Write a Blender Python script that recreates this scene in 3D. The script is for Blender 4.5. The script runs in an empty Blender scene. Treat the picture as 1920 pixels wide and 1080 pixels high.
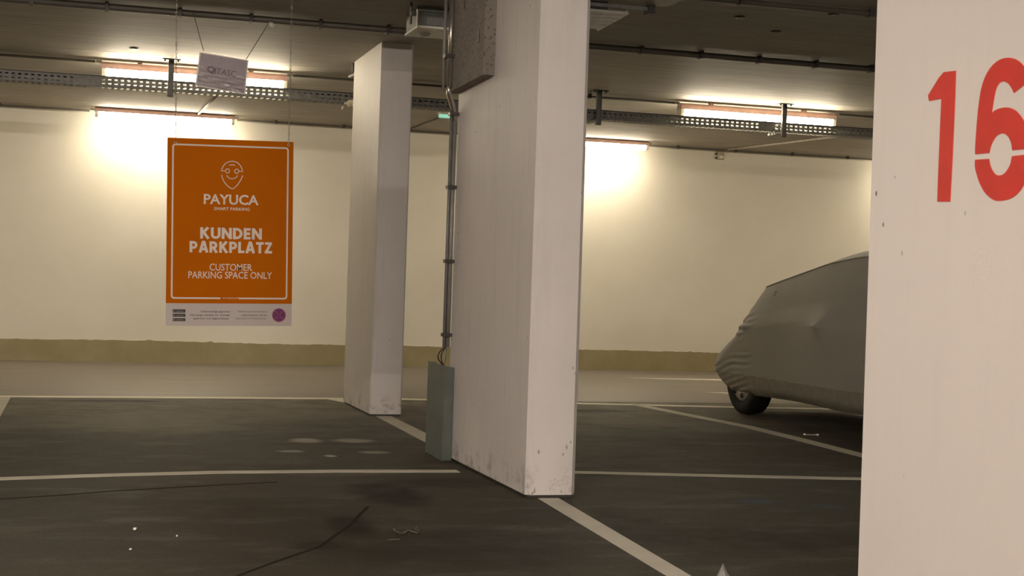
import bpy, bmesh, math, random
from mathutils import Vector, Matrix
random.seed(7)
SC = bpy.context.scene
COL = SC.collection

# ---------------------------------------------------------------- camera
CAM_H = 1.05            # taken from a low (car seat) viewpoint
H = 2.864               # ceiling height
WY = 17.611             # back wall
YAW, PITCH, ROLL, FPX = map(float, (16.43, -0.179, 1.897, 2784.0))
y_, p_, r_ = map(math.radians, (YAW, PITCH, ROLL))
FWD = Vector((math.sin(y_)*math.cos(p_), math.cos(y_)*math.cos(p_), math.sin(p_)))
RT0 = Vector((math.cos(y_), -math.sin(y_), 0)); UP0 = RT0.cross(FWD)
RT = RT0*math.cos(r_)+UP0*math.sin(r_); UP = UP0*math.cos(r_)-RT0*math.sin(r_)
CPOS = Vector((0, 0, CAM_H))
cd = bpy.data.cameras.new('camera'); cam = bpy.data.objects.new('camera', cd); COL.objects.link(cam)
cd.sensor_fit = 'HORIZONTAL'; cd.sensor_width = 36.0; cd.lens = 36.0*FPX/1920.0
cd.clip_start = 0.05; cd.clip_end = 100
M = Matrix.Identity(4)
for i in range(3):
    M[i][0] = RT[i]; M[i][1] = UP[i]; M[i][2] = -FWD[i]; M[i][3] = CPOS[i]
cam.matrix_world = M
SC.camera = cam

# ---------------------------------------------------------------- world / exposure
w = bpy.data.worlds.new('world'); SC.world = w; w.use_nodes = True
w.node_tree.nodes['Background'].inputs[0].default_value = (0.9, 0.8, 0.65, 1)
w.node_tree.nodes['Background'].inputs[1].default_value = 0.02
SC.view_settings.view_transform = 'Standard'; SC.view_settings.look = 'None'
SC.view_settings.gamma = 1; SC.view_settings.use_curve_mapping = False
SC.view_settings.exposure = 1.3
# lamp strengths (all luminaires are real fixtures on the ceiling; colour, strength)
LAMP_BACK = ((1.0, 0.86, 0.63), 31.0)      # rows over the far lane
LAMP_WALL = ((1.0, 0.87, 0.66), 19.0)
LAMP_NEAR = ((1.0, 0.865, 0.77), 112.0)       # rows on the camera's side of the garage

# ---------------------------------------------------------------- unprojection: a pixel of the photo onto a real plane
def ray(px, py): return FWD+RT*((px-960)/FPX)-UP*((py-540)/FPX)
def onZ(px, py, z): d = ray(px, py); return CPOS+d*((z-CAM_H)/d.z)
def onY(px, py, y): d = ray(px, py); return CPOS+d*(y/d.y)
def onX(px, py, x): d = ray(px, py); return CPOS+d*(x/d.x)
def fl(px, py): v = onZ(px, py, 0); return (v.x, v.y)

# ---------------------------------------------------------------- materials
class NT:
    def __init__(s, name):
        s.m = bpy.data.materials.new(name); s.m.use_nodes = True
        s.t = s.m.node_tree; s.b = s.t.nodes['Principled BSDF']; s.L = s.t.links
        s.co = s.t.nodes.new('ShaderNodeTexCoord').outputs['Object']
    def n(s, t, **k):
        x = s.t.nodes.new(t)
        for a, v in k.items(): setattr(x, a, v)
        return x
    def lk(s, a, b): s.L.new(a, b)
    def mapp(s, sc=(1, 1, 1), loc=(0, 0, 0), rot=(0, 0, 0)):
        x = s.n('ShaderNodeMapping'); x.inputs['Scale'].default_value = sc
        x.inputs['Location'].default_value = loc; x.inputs['Rotation'].default_value = rot
        s.lk(s.co, x.inputs[0]); return x.outputs[0]
    def noise(s, scale, detail=4, rough=.55, vec=None, dist=0):
        x = s.n('ShaderNodeTexNoise'); x.inputs['Scale'].default_value = scale
        x.inputs['Detail'].default_value = detail; x.inputs['Roughness'].default_value = rough
        x.inputs['Distortion'].default_value = dist
        s.lk(vec if vec else s.co, x.inputs['Vector']); return x.outputs['Fac']
    def ramp(s, fac, stops):
        x = s.n('ShaderNodeValToRGB'); e = x.color_ramp.elements
        while len(e) < len(stops): e.new(.5)
        for i, (p, c) in enumerate(stops):
            e[i].position = p
            e[i].color = (c, c, c, 1) if not isinstance(c, tuple) else (*c, 1)
        s.lk(fac, x.inputs[0]); return x.outputs[0]
    def mix(s, fac, a, b, mode='MIX'):
        x = s.n('ShaderNodeMix', data_type='RGBA', blend_type=mode)
        for sock, v in ((x.inputs[0], fac), (x.inputs[6], a), (x.inputs[7], b)):
            if hasattr(v, 'links') or isinstance(v, bpy.types.NodeSocket): s.lk(v, sock)
            elif isinstance(v, tuple): sock.default_value = (*v, 1)
            else: sock.default_value = v
        return x.outputs[2]
    def math(s, op, a, b=0.0, c=None):
        x = s.n('ShaderNodeMath', operation=op)
        for i, v in enumerate((a, b) if c is None else (a, b, c)):
            if isinstance(v, bpy.types.NodeSocket): s.lk(v, x.inputs[i])
            else: x.inputs[i].default_value = v
        return x.outputs[0]
    def bump(s, h, strength=.3, dist=.01):
        x = s.n('ShaderNodeBump'); x.inputs['Strength'].default_value = strength
        x.inputs['Distance'].default_value = dist
        s.lk(h, x.inputs['Height']); s.lk(x.outputs[0], s.b.inputs['Normal'])
    def col(s, c):
        if isinstance(c, tuple): s.b.inputs['Base Color'].default_value = (*c, 1)
        else: s.lk(c, s.b.inputs['Base Color'])
    def rough(s, r):
        if isinstance(r, (int, float)): s.b.inputs['Roughness'].default_value = r
        else: s.lk(r, s.b.inputs['Roughness'])

def plain(name, c, rough=.6, metal=0, var=.12, sc=14, bump=0):
    t = NT(name)
    f = t.noise(sc, 4)
    lo = tuple(max(0, x*(1-var)) for x in c); hi = tuple(min(1, x*(1+var)) for x in c)
    t.col(t.ramp(f, [(.3, lo), (.7, hi)])); t.rough(rough); t.b.inputs['Metallic'].default_value = metal
    if bump: t.bump(t.noise(sc*4, 5), bump, .004)
    return t.m

def emit(name, c, s):
    t = NT(name); t.col((.8, .8, .8)); t.rough(.3)
    t.b.inputs['Emission Color'].default_value = (*c, 1); t.b.inputs['Emission Strength'].default_value = s
    return t.m

def painted(name, base, dirt, amount=.35, bump=.25, speck=True, rough=.62, base_dirt=True, streaks=True):
    """white painted concrete: faint mottling, thin scuffs, pits, grime close to the floor"""
    t = NT(name)
    big = t.noise(1.3, 5, .6); c = t.mix(t.ramp(big, [(.38, 0.0), (.72, amount)]), base, dirt)
    run = t.noise(5, 6, .6, t.mapp((3.0, 3.0, .28)))
    c = c if not streaks else t.mix(t.ramp(run, [(.52, 0.0), (.70, amount*.9)]), c, dirt)
    if speck:
        v = t.n('ShaderNodeTexVoronoi'); v.inputs['Scale'].default_value = 9; t.lk(t.mapp((1, 1, .7)), v.inputs['Vector'])
        sp = t.ramp(v.outputs['Distance'], [(.035, .85), (.06, 0.0)])
        gate = t.ramp(t.noise(2.3, 2), [(.48, 0.0), (.55, 1.0)])
        c = t.mix(t.mix(1.0, sp, gate, 'MULTIPLY'), c, (.10, .085, .07))
    if base_dirt:
        g = t.n('ShaderNodeNewGeometry'); sx = t.n('ShaderNodeSeparateXYZ'); t.lk(g.outputs['Position'], sx.inputs[0])
        low = t.math('SUBTRACT', 1.0, t.math('MULTIPLY', sx.outputs['Z'], 5.5))
        dn = t.math('MULTIPLY', t.ramp(t.noise(9, 7, .7), [(.47, 0.0), (.62, 1.0)]), low)
        dn = t.n('ShaderNodeClamp'); 
        m2 = t.math('MULTIPLY', t.ramp(t.noise(11, 7, .7), [(.5, 0.0), (.64, .8)]), low); t.lk(m2, dn.inputs[0])
        c = t.mix(dn.outputs[0], c, (.17, .145, .11))
    t.col(c); t.rough(rough)
    h = t.math('ADD', t.math('MULTIPLY', t.noise(3.5, 5), 1.0), t.math('MULTIPLY', t.noise(60, 5, .6), .25))
    t.bump(h, bump, .012)
    return t.m

MT = {}
MT['wall'] = painted('wall paint', (.80, .76, .66), (.66, .61, .50), .30, .15, speck=False, streaks=False)
MT['pillar'] = painted('pillar paint', (.74, .70, .655), (.58, .54, .49), .38, .35)
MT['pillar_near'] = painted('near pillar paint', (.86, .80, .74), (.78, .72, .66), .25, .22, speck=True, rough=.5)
MT['ceiling'] = None
t = NT('board marked concrete ceiling')
f1 = t.noise(4, 7, .6, t.mapp((.5, 6.0, 1))); f2 = t.noise(1.1, 5, .6)
c = t.mix(t.ramp(f1, [(.3, 0.0), (.72, 1.0)]), (.30, .275, .23), (.47, .43, .36))
c = t.mix(t.ramp(f2, [(.35, 0.0), (.75, .55)]), c, (.25, .23, .19))
sc1 = t.noise(2.2, 3, .5, t.mapp((.7, 5, 1), rot=(0, 0, .25)), dist=1.5)
c = t.mix(t.ramp(sc1, [(.66, 0.0), (.70, .35), (.74, 0.0)]), c, (.60, .56, .48))
t.col(c); t.rough(.7)
t.bump(t.math('ADD', f1, t.math('MULTIPLY', t.noise(50, 4), .2)), .35, .01); MT['ceiling'] = t.m

MT['rough_concrete'] = None
t = NT('rough exposed concrete')
n1 = t.noise(130, 4, .7); n2 = t.noise(3, 4)
c = t.mix(t.ramp(n2, [(.3, 0.0), (.7, 1.0)]), (.36, .32, .27), (.46, .41, .35))
v = t.n('ShaderNodeTexVoronoi'); v.inputs['Scale'].default_value = 42; t.lk(t.co, v.inputs['Vector'])
c = t.mix(t.ramp(v.outputs['Distance'], [(.12, .8), (.38, 0.0)]), c, (.15, .12, .09))
t.col(c); t.rough(.9); t.bump(n1, 1.0, .02); MT['rough_concrete'] = t.m

# floor: dark worn asphalt in the bays, smoother browner coat in the far lane
t = NT('garage floor coating')
sx = t.n('ShaderNodeSeparateXYZ'); t.lk(t.co, sx.inputs[0])
wob = t.noise(1.2, 3)
lane = t.math('ADD', sx.outputs['Y'], t.math('MULTIPLY', t.math('SUBTRACT', wob, .5), .05))
lane = t.ramp(t.math('MULTIPLY', t.math('SUBTRACT', lane, 12.0), 1.0), [(.70, 0.0), (.74, 1.0)])
fine = t.noise(220, 4, .7); mid = t.noise(6, 6, .65); big = t.noise(.55, 4, .6)
asph = t.mix(t.ramp(mid, [(.3, 0.0), (.72, 1.0)]), (.034, .031, .021), (.084, .078, .055))
asph = t.mix(t.ramp(big, [(.35, 0.0), (.70, .8)]), asph, (.045, .036, .026))
asph = t.mix(t.ramp(fine, [(.60, 0.0), (.78, .6)]), asph, (.17, .155, .12))
worn = t.noise(2.1, 6, .65, t.mapp((.7, 1.6, 1)))
asph = t.mix(t.ramp(worn, [(.52, 0.0), (.70, .5)]), asph, (.17, .155, .13))
wy = t.math('ADD', sx.outputs['Y'], t.math('MULTIPLY', t.math('SUBTRACT', t.noise(.9, 5, .6), .5), 3.0))
wz = t.ramp(t.math('MULTIPLY', t.math('SUBTRACT', wy, 9.0), .25), [(.10, 0.0), (.55, .8)])
asph = t.mix(wz, asph, t.mix(t.ramp(t.noise(3.2, 6, .7), [(.3, 0.0), (.7, 1.0)]), (.125, .115, .088), (.29, .265, .21)))
gr = t.noise(55, 5, .75)
asph = t.mix(t.ramp(gr, [(.35, .45), (.5, 0.0)]), asph, (.02, .018, .014))
asph = t.mix(t.ramp(gr, [(.58, 0.0), (.72, .45)]), asph, (.20, .18, .15))
blu = t.noise(1.7, 3, .6, t.mapp((.8, 2.2, 1), (5, 3, 0)))
asph = t.mix(t.ramp(blu, [(.70, 0.0), (.78, .35)]), asph, (.06, .09, .11))
def stain(x, y, rx, ry, c, amt, soft=.5):
    global asph
    d = t.mapp((1/rx, 1/ry, 0), (-x/rx, -y/ry, 0))
    ln = t.n('ShaderNodeVectorMath', operation='LENGTH'); t.lk(d, ln.inputs[0])
    dd = t.math('ADD', ln.outputs['Value'], t.math('MULTIPLY', t.math('SUBTRACT', t.noise(3.3, 5), .5), 1.1))
    asph = t.mix(t.ramp(dd, [(soft, amt), (1.05, 0.0)]), asph, c)
for px, py, rx, ry, c, a in (
        (722, 925, .22, .50, (.010, .009, .007), .92), (655, 985, .13, .34, (.012, .010, .008), .85), (600, 1022, .16, .12, (.012, .010, .008), .7), (840, 905, .45, .22, (.014, .012, .009), .7), (240, 752, .35, .12, (.02, .018, .014), .8), (860, 1030, .7, .5, (.022, .019, .014), .6), (1180, 985, .25, .6, (.016, .014, .012), .6), (190, 752, .55, .10, (.02, .018, .014), .7),
        (1120, 770, .40, .18, (.018, .016, .012), .7), (380, 915, .45, .22, (.05, .028, .016), .5),
        (575, 826, .13, .16, (.42, .40, .34), .8), (665, 826, .18, .15, (.42, .40, .34), .65),
        (700, 848, .12, .10, (.42, .40, .34), .6), (620, 855, .05, .07, (.5, .48, .42), .8),
        (545, 846, .10, .07, (.40, .39, .34), .7), (300, 790, .80, .9, (.22, .205, .165), .7), (560, 775, .6, .6, (.21, .195, .16), .65), (1180, 790, .5, .5, (.21, .195, .155), .6), (1330, 800, .4, .5, (.20, .185, .15), .5), (70, 790, .4, .5, (.13, .12, .10), .4),
        (1420, 940, .13, .10, (.05, .075, .11), .7), (1560, 950, .14, .10, (.04, .06, .085), .6),
        (1450, 1010, .6, .35, (.02, .016, .010), .5), (1170, 905, .30, .2, (.075, .075, .06), .4)):
    q = fl(px, py); stain(q[0], q[1], rx, ry, c, a)
strk = t.noise(3, 6, .6, t.mapp((.12, 3.2, 1)))
lanec = t.mix(t.ramp(strk, [(.35, 0.0), (.68, 1.0)]), (.15, .128, .105), (.28, .245, .205))
c = t.mix(lane, asph, lanec)
t.col(c)
t.rough(t.mix(lane, t.ramp(mid, [(.3, .56), (.7, .74)]), t.ramp(strk, [(.3, .40), (.7, .55)])))
t.bump(t.math('ADD', fine, t.math('MULTIPLY', mid, .6)), .35, .006)
t.lk(t.mix(lane, (.16, .16, .16), (.45, .45, .45)), t.b.inputs['Specular IOR Level'])
MT['floor'] = t.m

t = NT('worn white line paint')
wr = t.noise(30, 7, .75); wb = t.noise(3, 4)
c = t.mix(t.ramp(wr, [(.60, 0.0), (.72, .8)]), (.62, .59, .48), (.16, .145, .115))
c = t.mix(t.ramp(wb, [(.4, 0.0), (.8, .45)]), c, (.33, .30, .24)); t.col(c); t.rough(.6); MT['line'] = t.m
t = NT('fresh white line paint')
c = t.mix(t.ramp(t.noise(14, 6), [(.6, 0.0), (.8, .6)]), (.78, .74, .62), (.35, .31, .24)); t.col(c); t.rough(.55); MT['line_far'] = t.m
t = NT('olive skirting paint')
c = t.mix(t.ramp(t.noise(3, 5), [(.3, 0.0), (.7, 1.0)]), (.30, .255, .125), (.37, .315, .18)); t.col(c); t.rough(.55)
t.bump(t.noise(30, 5), .3, .006); MT['band'] = t.m
MT['chip'] = plain('chipped plaster', (.40, .35, .28), .9)
MT['dark_mark'] = plain('dark rubber mark', (.023, .020, .015), .9); MT['dark_mark'].node_tree.nodes['Principled BSDF'].inputs['Specular IOR Level'].default_value = .1
MT['conduit'] = plain('grey plastic conduit', (.10, .088, .07), .5)
MT['conduit_light'] = plain('pale plastic conduit', (.60, .56, .48), .4)
MT['galv'] = plain('galvanised steel', (.20, .20, .185), .5, .15, .2, 30)
MT['steel'] = plain('bright steel', (.55, .52, .47), .28, .9, .1, 30)
MT['dark_metal'] = plain('dark metal', (.055, .05, .045), .5, .3)
MT['chrome'] = plain('shiny pipe', (.42, .39, .34), .22, .75, .1)
MT['green_metal'] = plain('grey green painted sheet', (.140, .160, .138), .5, .1, .14, 6, .15)
MT['lamp_body'] = plain('grey lamp housing with painted glow', (.62, .40, .34), .5)  # pink of the lamp glow painted into the grey housing colour
MT['lamp_end'] = plain('clear lamp end cap', (.80, .76, .62), .3)
MT['orange'] = plain('orange sign print', (.56, .138, .002), .7, 0, .04, 3); MT['orange'].node_tree.nodes['Principled BSDF'].inputs['Specular IOR Level'].default_value = .04
MT['sign_white'] = plain('sign white print', (.82, .70, .58), .5, 0, .03, 3)
MT['sign_strip'] = plain('sign pale grey strip', (.58, .52, .48), .5, 0, .03, 3)
MT['black_print'] = plain('black print', (.03, .022, .02), .5)
MT['purple'] = plain('purple print', (.12, .015, .13), .5, 0, .05)
MT['magenta'] = plain('magenta print', (.33, .03, .11), .5, 0, .05)
MT['red'] = plain('red stencil paint', (.72, .045, .032), .5, 0, .08, 9)
MT['red_soft'] = plain('pink overspray', (.80, .42, .34), .6, 0, .05, 9)
MT['paper'] = plain('laminated grey paper', (.40, .34, .36), .25, 0, .05, 20)
MT['pouch'] = plain('laminate border', (.92, .86, .80), .2)
MT['paper_print'] = plain('faded print', (.13, .10, .12), .5)
MT['string'] = plain('string', (.10, .08, .06), .8)
MT['tyre'] = plain('tyre rubber', (.012, .011, .010), .75)
MT['hub'] = plain('silver hubcap', (.45, .43, .38), .3, .7)
MT['under'] = plain('dark underbody', (.012, .011, .010), .8)
MT['vent_white'] = plain('off white sheet metal', (.86, .83, .74), .4)
MT['vent_grey'] = plain('grey sheet metal', (.26, .25, .22), .45, .2)
MT['glass_dark'] = plain('dull inner panel', (.16, .165, .15), .25, .1)
MT['cctv'] = plain('cream plastic', (.70, .63, .48), .35)
MT['socket'] = plain('beige box plastic', (.42, .36, .25), .5)
MT['cloth'] = None
t = NT('grey stretch cover fabric')
wv = t.noise(400, 2); fb = t.noise(1.6, 4)
c = t.mix(t.ramp(fb, [(.3, 0.0), (.7, 1.0)]), (.33, .32, .265), (.40, .385, .32)); t.col(c); t.rough(.62)
t.b.inputs['Sheen Weight'].default_value = .25
t.bump(wv, .12, .002); MT['cloth'] = t.m
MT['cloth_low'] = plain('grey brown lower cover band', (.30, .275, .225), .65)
t = NT('clear crumpled plastic'); t.col((.75, .75, .70)); t.rough(.15)
t.b.inputs['Transmission Weight'].default_value = .75; t.b.inputs['IOR'].default_value = 1.3
t.bump(t.noise(30, 4), .6, .01); MT['plastic'] = t.m
MT['lamp_back'] = emit('lit diffuser far row', *LAMP_BACK)
MT['lamp_wall'] = emit('lit diffuser wall row', *LAMP_WALL)
MT['lamp_near'] = emit('lit diffuser near rows', *LAMP_NEAR)
MT['exit_glow'] = emit('green emergency glow', (.10, .80, .52), .22)

# ---------------------------------------------------------------- mesh helpers
class MB:
    def __init__(s): s.bm = bmesh.new()
    def box(s, x0, x1, y0, y1, z0, z1):
        v = [s.bm.verts.new((x, y, z)) for z in (z0, z1) for y in (y0, y1) for x in (x0, x1)]
        for f in ((0, 2, 3, 1), (4, 5, 7, 6), (0, 1, 5, 4), (1, 3, 7, 5), (3, 2, 6, 7), (2, 0, 4, 6)):
            s.bm.faces.new([v[i] for i in f])
        return s
    def prism(s, pts, z0, z1):
        a = [s.bm.verts.new((p[0], p[1], z0)) for p in pts]; b = [s.bm.verts.new((p[0], p[1], z1)) for p in pts]
        n = len(pts)
        s.bm.faces.new(a[::-1]); s.bm.faces.new(b)
        for i in range(n): s.bm.faces.new((a[i], a[(i+1) % n], b[(i+1) % n], b[i]))
        return s
    def slab(s, pts, off):
        """3D polygon given a thickness vector"""
        off = Vector(off)
        a = [s.bm.verts.new(p) for p in pts]; b = [s.bm.verts.new(Vector(p)+off) for p in pts]
        n = len(pts); s.bm.faces.new(a[::-1]); s.bm.faces.new(b)
        for i in range(n): s.bm.faces.new((a[i], a[(i+1) % n], b[(i+1) % n], b[i]))
        return s
    def tube(s, pts, r, seg=10, caps=True):
        pts = [Vector(p) for p in pts]; rings = []
        for i, p in enumerate(pts):
            d = (pts[min(i+1, len(pts)-1)]-pts[max(i-1, 0)]).normalized()
            a = d.cross(Vector((0, 0, 1)) if abs(d.z) < .9 else Vector((1, 0, 0))).normalized(); b = d.cross(a)
            rr = r[i] if isinstance(r, (list, tuple)) else r
            rings.append([s.bm.verts.new(p+(a*math.cos(2*math.pi*k/seg)+b*math.sin(2*math.pi*k/seg))*rr) for k in range(seg)])
        for A, B in zip(rings, rings[1:]):
            for k in range(seg): s.bm.faces.new((A[k], A[(k+1) % seg], B[(k+1) % seg], B[k]))
        if caps: s.bm.faces.new(rings[0][::-1]); s.bm.faces.new(rings[-1])
        return s
    def ring(s, c, R, r, ax1, ax2, seg=14, rs=5, a0=0, a1=2*math.pi):
        c = Vector(c); full = abs(a1-a0-2*math.pi) < 1e-6
        pts = [c+(Vector(ax1)*math.cos(a0+(a1-a0)*k/seg)+Vector(ax2)*math.sin(a0+(a1-a0)*k/seg))*R for k in range(seg+1)]
        return s.tube(pts, r, rs, caps=not full)
    def bevel(s, wd, seg=1, test=None):
        e = [e for e in s.bm.edges if (test is None or test(e))]
        bmesh.ops.bevel(s.bm, geom=e, offset=wd, segments=seg, affect='EDGES', profile=.5); return s
    def build(s, name, mat, parent=None, smooth=False):
        bmesh.ops.recalc_face_normals(s.bm, faces=s.bm.faces)
        me = bpy.data.meshes.new(name); s.bm.to_mesh(me); s.bm.free()
        for m in (mat if isinstance(mat, (list, tuple)) else [mat]): me.materials.append(m)
        if smooth:
            for p in me.polygons: p.use_smooth = True
        o = bpy.data.objects.new(name, me); COL.objects.link(o)
        if parent: o.parent = parent
        return o

def tag(o, label=None, cat=None, group=None, kind=None):
    if label: o['label'] = label
    if cat: o['category'] = cat
    if group: o['group'] = group
    if kind: o['kind'] = kind
    return o
def thing(name, loc, label, cat, group=None):
    o = bpy.data.objects.new(name, None); COL.objects.link(o); o.location = loc; o.empty_display_size = .1
    return tag(o, label, cat, group)
def local(o, child):
    """child mesh was made in world coordinates: shift it under the Empty"""
    off = o.location
    for v in child.data.vertices: v.co -= off
    return child
def vert_edges(e): a, b = e.verts; return abs(a.co.x-b.co.x) < 1e-5 and abs(a.co.y-b.co.y) < 1e-5

# ---------------------------------------------------------------- setting
X0, X1, Y0 = -11.0, 14.0, -9.0
floor = tag(MB().box(X0, X1, Y0, WY+.2, -.2, 0).build('floor', MT['floor']), kind='structure',
            label='dark worn asphalt garage floor with browner far lane')
mb = MB()
for a, b in ((Y0, 9.595), (9.603, 12.80), (12.808, WY+.2)): mb.box(X0, X1, a, b, H, H+.16)
mb.box(X0, X1, Y0, WY+.2, H+.012, H+.2)
tag(mb.build('ceiling', MT['ceiling']), kind='structure', label='board marked concrete ceiling')
wall = tag(MB().box(X0, X1, WY, WY+.2, 0, H).build('wall_back', MT['wall']), kind='structure', label='cream white far wall lit by two lamps')
tag(MB().box(X0-.2, X0, Y0, WY+.2, 0, H).build('wall_left', MT['wall']), kind='structure')
tag(MB().box(X1, X1+.2, Y0, WY+.2, 0, H).build('wall_right', MT['wall']), kind='structure')
tag(MB().box(X0, X1, Y0-.2, Y0, 0, H).build('wall_front', MT['wall']), kind='structure')
# olive skirting with a ragged painted top edge
mb = MB(); pts = []
n = 500
for i in range(n+1):
    x = X0+(X1-X0)*i/n
    zz = .246+.004*math.sin(x*2.1)+random.uniform(-.004, .004)+(.012 if random.random() < .02 else 0)
    pts.append((x, zz))
for (xa, za), (xb, zb) in zip(pts, pts[1:]):
    mb.slab([(xa, WY, 0), (xb, WY, 0), (xb, WY, zb), (xa, WY, za)], (0, -.014, 0))
tag(mb.build('baseboard_back', MT['band']), kind='structure', label='olive painted band along the foot of the far wall')
# narrow pale bead at the band's foot and conduit at the wall's head

# ---- painted lines (flat print on the floor) are parts of the floor
def strip(pl, pr, name, mat, z=.002, lab=None):
    """two edge polylines -> one thin raised strip"""
    mb = MB()
    for i in range(len(pl)-1):
        mb.slab([(*pl[i], .0002), (*pl[i+1], .0002), (*pr[i+1], .0002), (*pr[i], .0002)], (0, 0, z))
    o = mb.build(name, mat, floor)
    if lab: o['label'] = lab
    return o
def along(pts, wd):
    out_l, out_r = [], []
    for i, p in enumerate(pts):
        a = Vector(pts[max(i-1, 0)]); b = Vector(pts[min(i+1, len(pts)-1)]); d = (b-a).normalized(); nn = Vector((-d.y, d.x))*wd/2
        out_l.append(tuple(Vector(p)+nn)); out_r.append(tuple(Vector(p)-nn))
    return out_l, out_r
def pline(pts, wd, mat, lab=None, name='painted_line', z=.002): return strip(*along(pts, wd), name, mat, z, lab)
# line joining centre pillar and near pillar
strip([(2.212, 6.93), (2.107, 5.03), (2.04, 3.80)], [(2.318, 6.93), (2.199, 5.02), (2.13, 3.80)], 'painted_line', MT['line'],
      lab='broad worn white line running from the centre pillar toward the camera')
strip([(2.243, 11.17), (2.222, 9.9), (2.205, 8.62)], [(2.363, 11.17), (2.352, 9.96), (2.345, 8.62)], 'painted_line', MT['line'],
      lab='white line between the two pillars')
strip([(2.12, 12.70), (2.20, 12.40)], [(2.30, 12.70), (2.30, 12.40)], 'painted_line', MT['line_far'])
pline([(-4.2, 12.58), (-.463, 12.66), (2.25, 12.77), (2.80, 12.78), (4.36, 12.50), (5.72, 12.26), (7.26, 12.07), (9.5, 11.8)], .15, MT['line_far'],
      'long white line along the heads of the parking bays')
pline([(-4.5, 6.95), (-.321, 7.743), (.2, 7.86), (.735, 7.949), (1.4, 7.98), (2.07, 7.955)], .105, MT['line'], 'white line crossing the left bay')
pline([(2.44, 7.94), (2.751, 7.884), (3.39, 7.748), (4.32, 7.555), (6, 7.2)], .105, MT['line'], 'white line crossing the right bay')
pline([(4.86, 12.40), (4.95, 11.4), (5.035, 10.512), (5.02, 9.6), (4.979, 8.719), (4.97, 7.4)], .12, MT['line'], 'white line beside the covered car')
pline([(-.52, 12.58), (-.525, 11.0), (-.53, 8.0), (-.6, 7.75)], .12, MT['line'], 'white bay line at the left edge')
strip([(6.18, 16.10), (7.3, 16.08), (9, 16.05)], [(6.18, 16.095), (7.3, 15.86), (9, 15.85)], 'painted_line', MT['line_far'])
strip([(6.24, 14.04), (6.5, 13.98), (8, 13.95)], [(6.24, 14.035), (6.5, 13.80), (8, 13.75)], 'painted_line', MT['line_far'])
# tyre marks and the long dark crack
def mark(pix, wd, lab): return pline([fl(*p) for p in pix], wd, MT['dark_mark'], lab, 'tyre_mark', .0008)
mark([(-40, 938), (0, 936), (120, 928), (210, 921), (330, 914), (400, 910), (520, 904)], .022, 'thin dark curved line across the left bay')
mark([(440, 1082), (520, 1052), (600, 1025), (655, 985), (690, 950)], .016, 'dark curved tyre mark at the bottom')

# ---------------------------------------------------------------- pillars
def pillar(x0, x1, y0, y1, mat, label, ch=.02, hgt=H):
    t = thing('concrete_pillar', ((x0+x1)/2, (y0+y1)/2, 0), label, 'pillar')
    mb = MB().box(x0, x1, y0, y1, .014, hgt); mb.bevel(ch, 1, vert_edges)
    local(t, mb.build('shaft', mat, t))
    local(t, MB().box(x0+.012, x1-.012, y0+.012, y1-.012, 0, .014).build('base_joint', MT['dark_metal'], t))
    return t
pL = pillar(2.20, 2.447, 11.19, 12.37, MT['pillar'], 'slimmer white concrete pillar standing farther back, left of the centre one', .012)
pC = pillar(2.155, 2.412, 6.95, 8.58, MT['pillar'], 'large white concrete pillar in the centre with pipe on its edge', .021)
pR = pillar(2.153, 2.41, 2.25, 3.757, MT['pillar_near'], 'near white pillar at the right edge stencilled with red 16', .012)
# concrete block cast against the centre pillar's upper left side
mb = MB().slab([(2.155, 7.775, 2.176), (2.155, 8.575, 2.165), (2.155, 8.575, H), (2.155, 7.775, H)], (-.066, 0, 0))
cb = local(pC, mb.build('concrete_corbel', MT['rough_concrete'], pC)); cb['label'] = 'rough unpainted concrete block on the upper left side'
for px, py, hh in ((898, 68, .055), (871, 8, .05)):
    q = onX(px, py, 2.089)
    mb = MB().box(q.x-.004, q.x+.002, q.y-.015, q.y+.015, q.z-hh*.6, q.z+hh*.6); mb.bevel(.003, 1)
    local(pC, mb.build('fixing_slot', MT['dark_metal'], pC))
# chips in the paint of the centre pillar near its foot
for px, py, rr in ((1010, 848, .018), (1062, 838, .022), (1056, 852, .016), (1070, 829, .014), (998, 928, .028), (1002, 921, .02), (1052, 922, .014), (1074, 690, .014), (1078, 700, .012)):
    q = onY(px, py, 6.95); mb = MB()
    pts = [(q.x+rr*.35*random.uniform(.4, 1)*math.cos(a), 6.951, max(.012, q.z+rr*.7*random.uniform(.4, 1.1)*math.sin(a))) for a in [k*math.pi/4 for k in range(8)]]
    if q.x > 2.385: pts = [(min(p[0], 2.391), p[1], p[2]) for p in pts]
    mb.slab(pts, (0, -.0025, 0)); local(pC, mb.build('paint_chip', MT['chip'], pC))

# red stencilled 16, flat paint on the near pillar's left face
def zpx(pts, ox=1700, oy=80, s=3.375): return [(ox+x/s, oy+y/s) for x, y in pts]
ONE = [(312, 178), (236, 188), (205, 225), (165, 290), (138, 335), (143, 368), (222, 355), (215, 520), (205, 760), (196, 1006), (276, 1006), (288, 780), (300, 520), (308, 330)]
SIXA = [(435, 705), (439, 620), (446, 520), (455, 420), (468, 325), (485, 255), (510, 195), (545, 145), (590, 110), (640, 97), (690, 106), (730, 135), (765, 185), (785, 235),
        (735, 275), (680, 318), (668, 290), (645, 258), (615, 243), (590, 252), (570, 285), (556, 340), (546, 400), (540, 445), (570, 425), (610, 413), (650, 413), (690, 430),
        (725, 468), (755, 520), (778, 590), (788, 668), (670, 680), (665, 640), (650, 602), (625, 577), (600, 573), (570, 590), (546, 625), (531, 662), (524, 697)]
SIXB = [(435, 742), (522, 737), (530, 780), (545, 812), (565, 835), (588, 842), (615, 833), (640, 805), (660, 765), (668, 720), (788, 706), (785, 770), (768, 845), (738, 908),
        (702, 955), (660, 985), (612, 998), (565, 998), (530, 980), (495, 945), (465, 890), (445, 830), (435, 785)]
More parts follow.
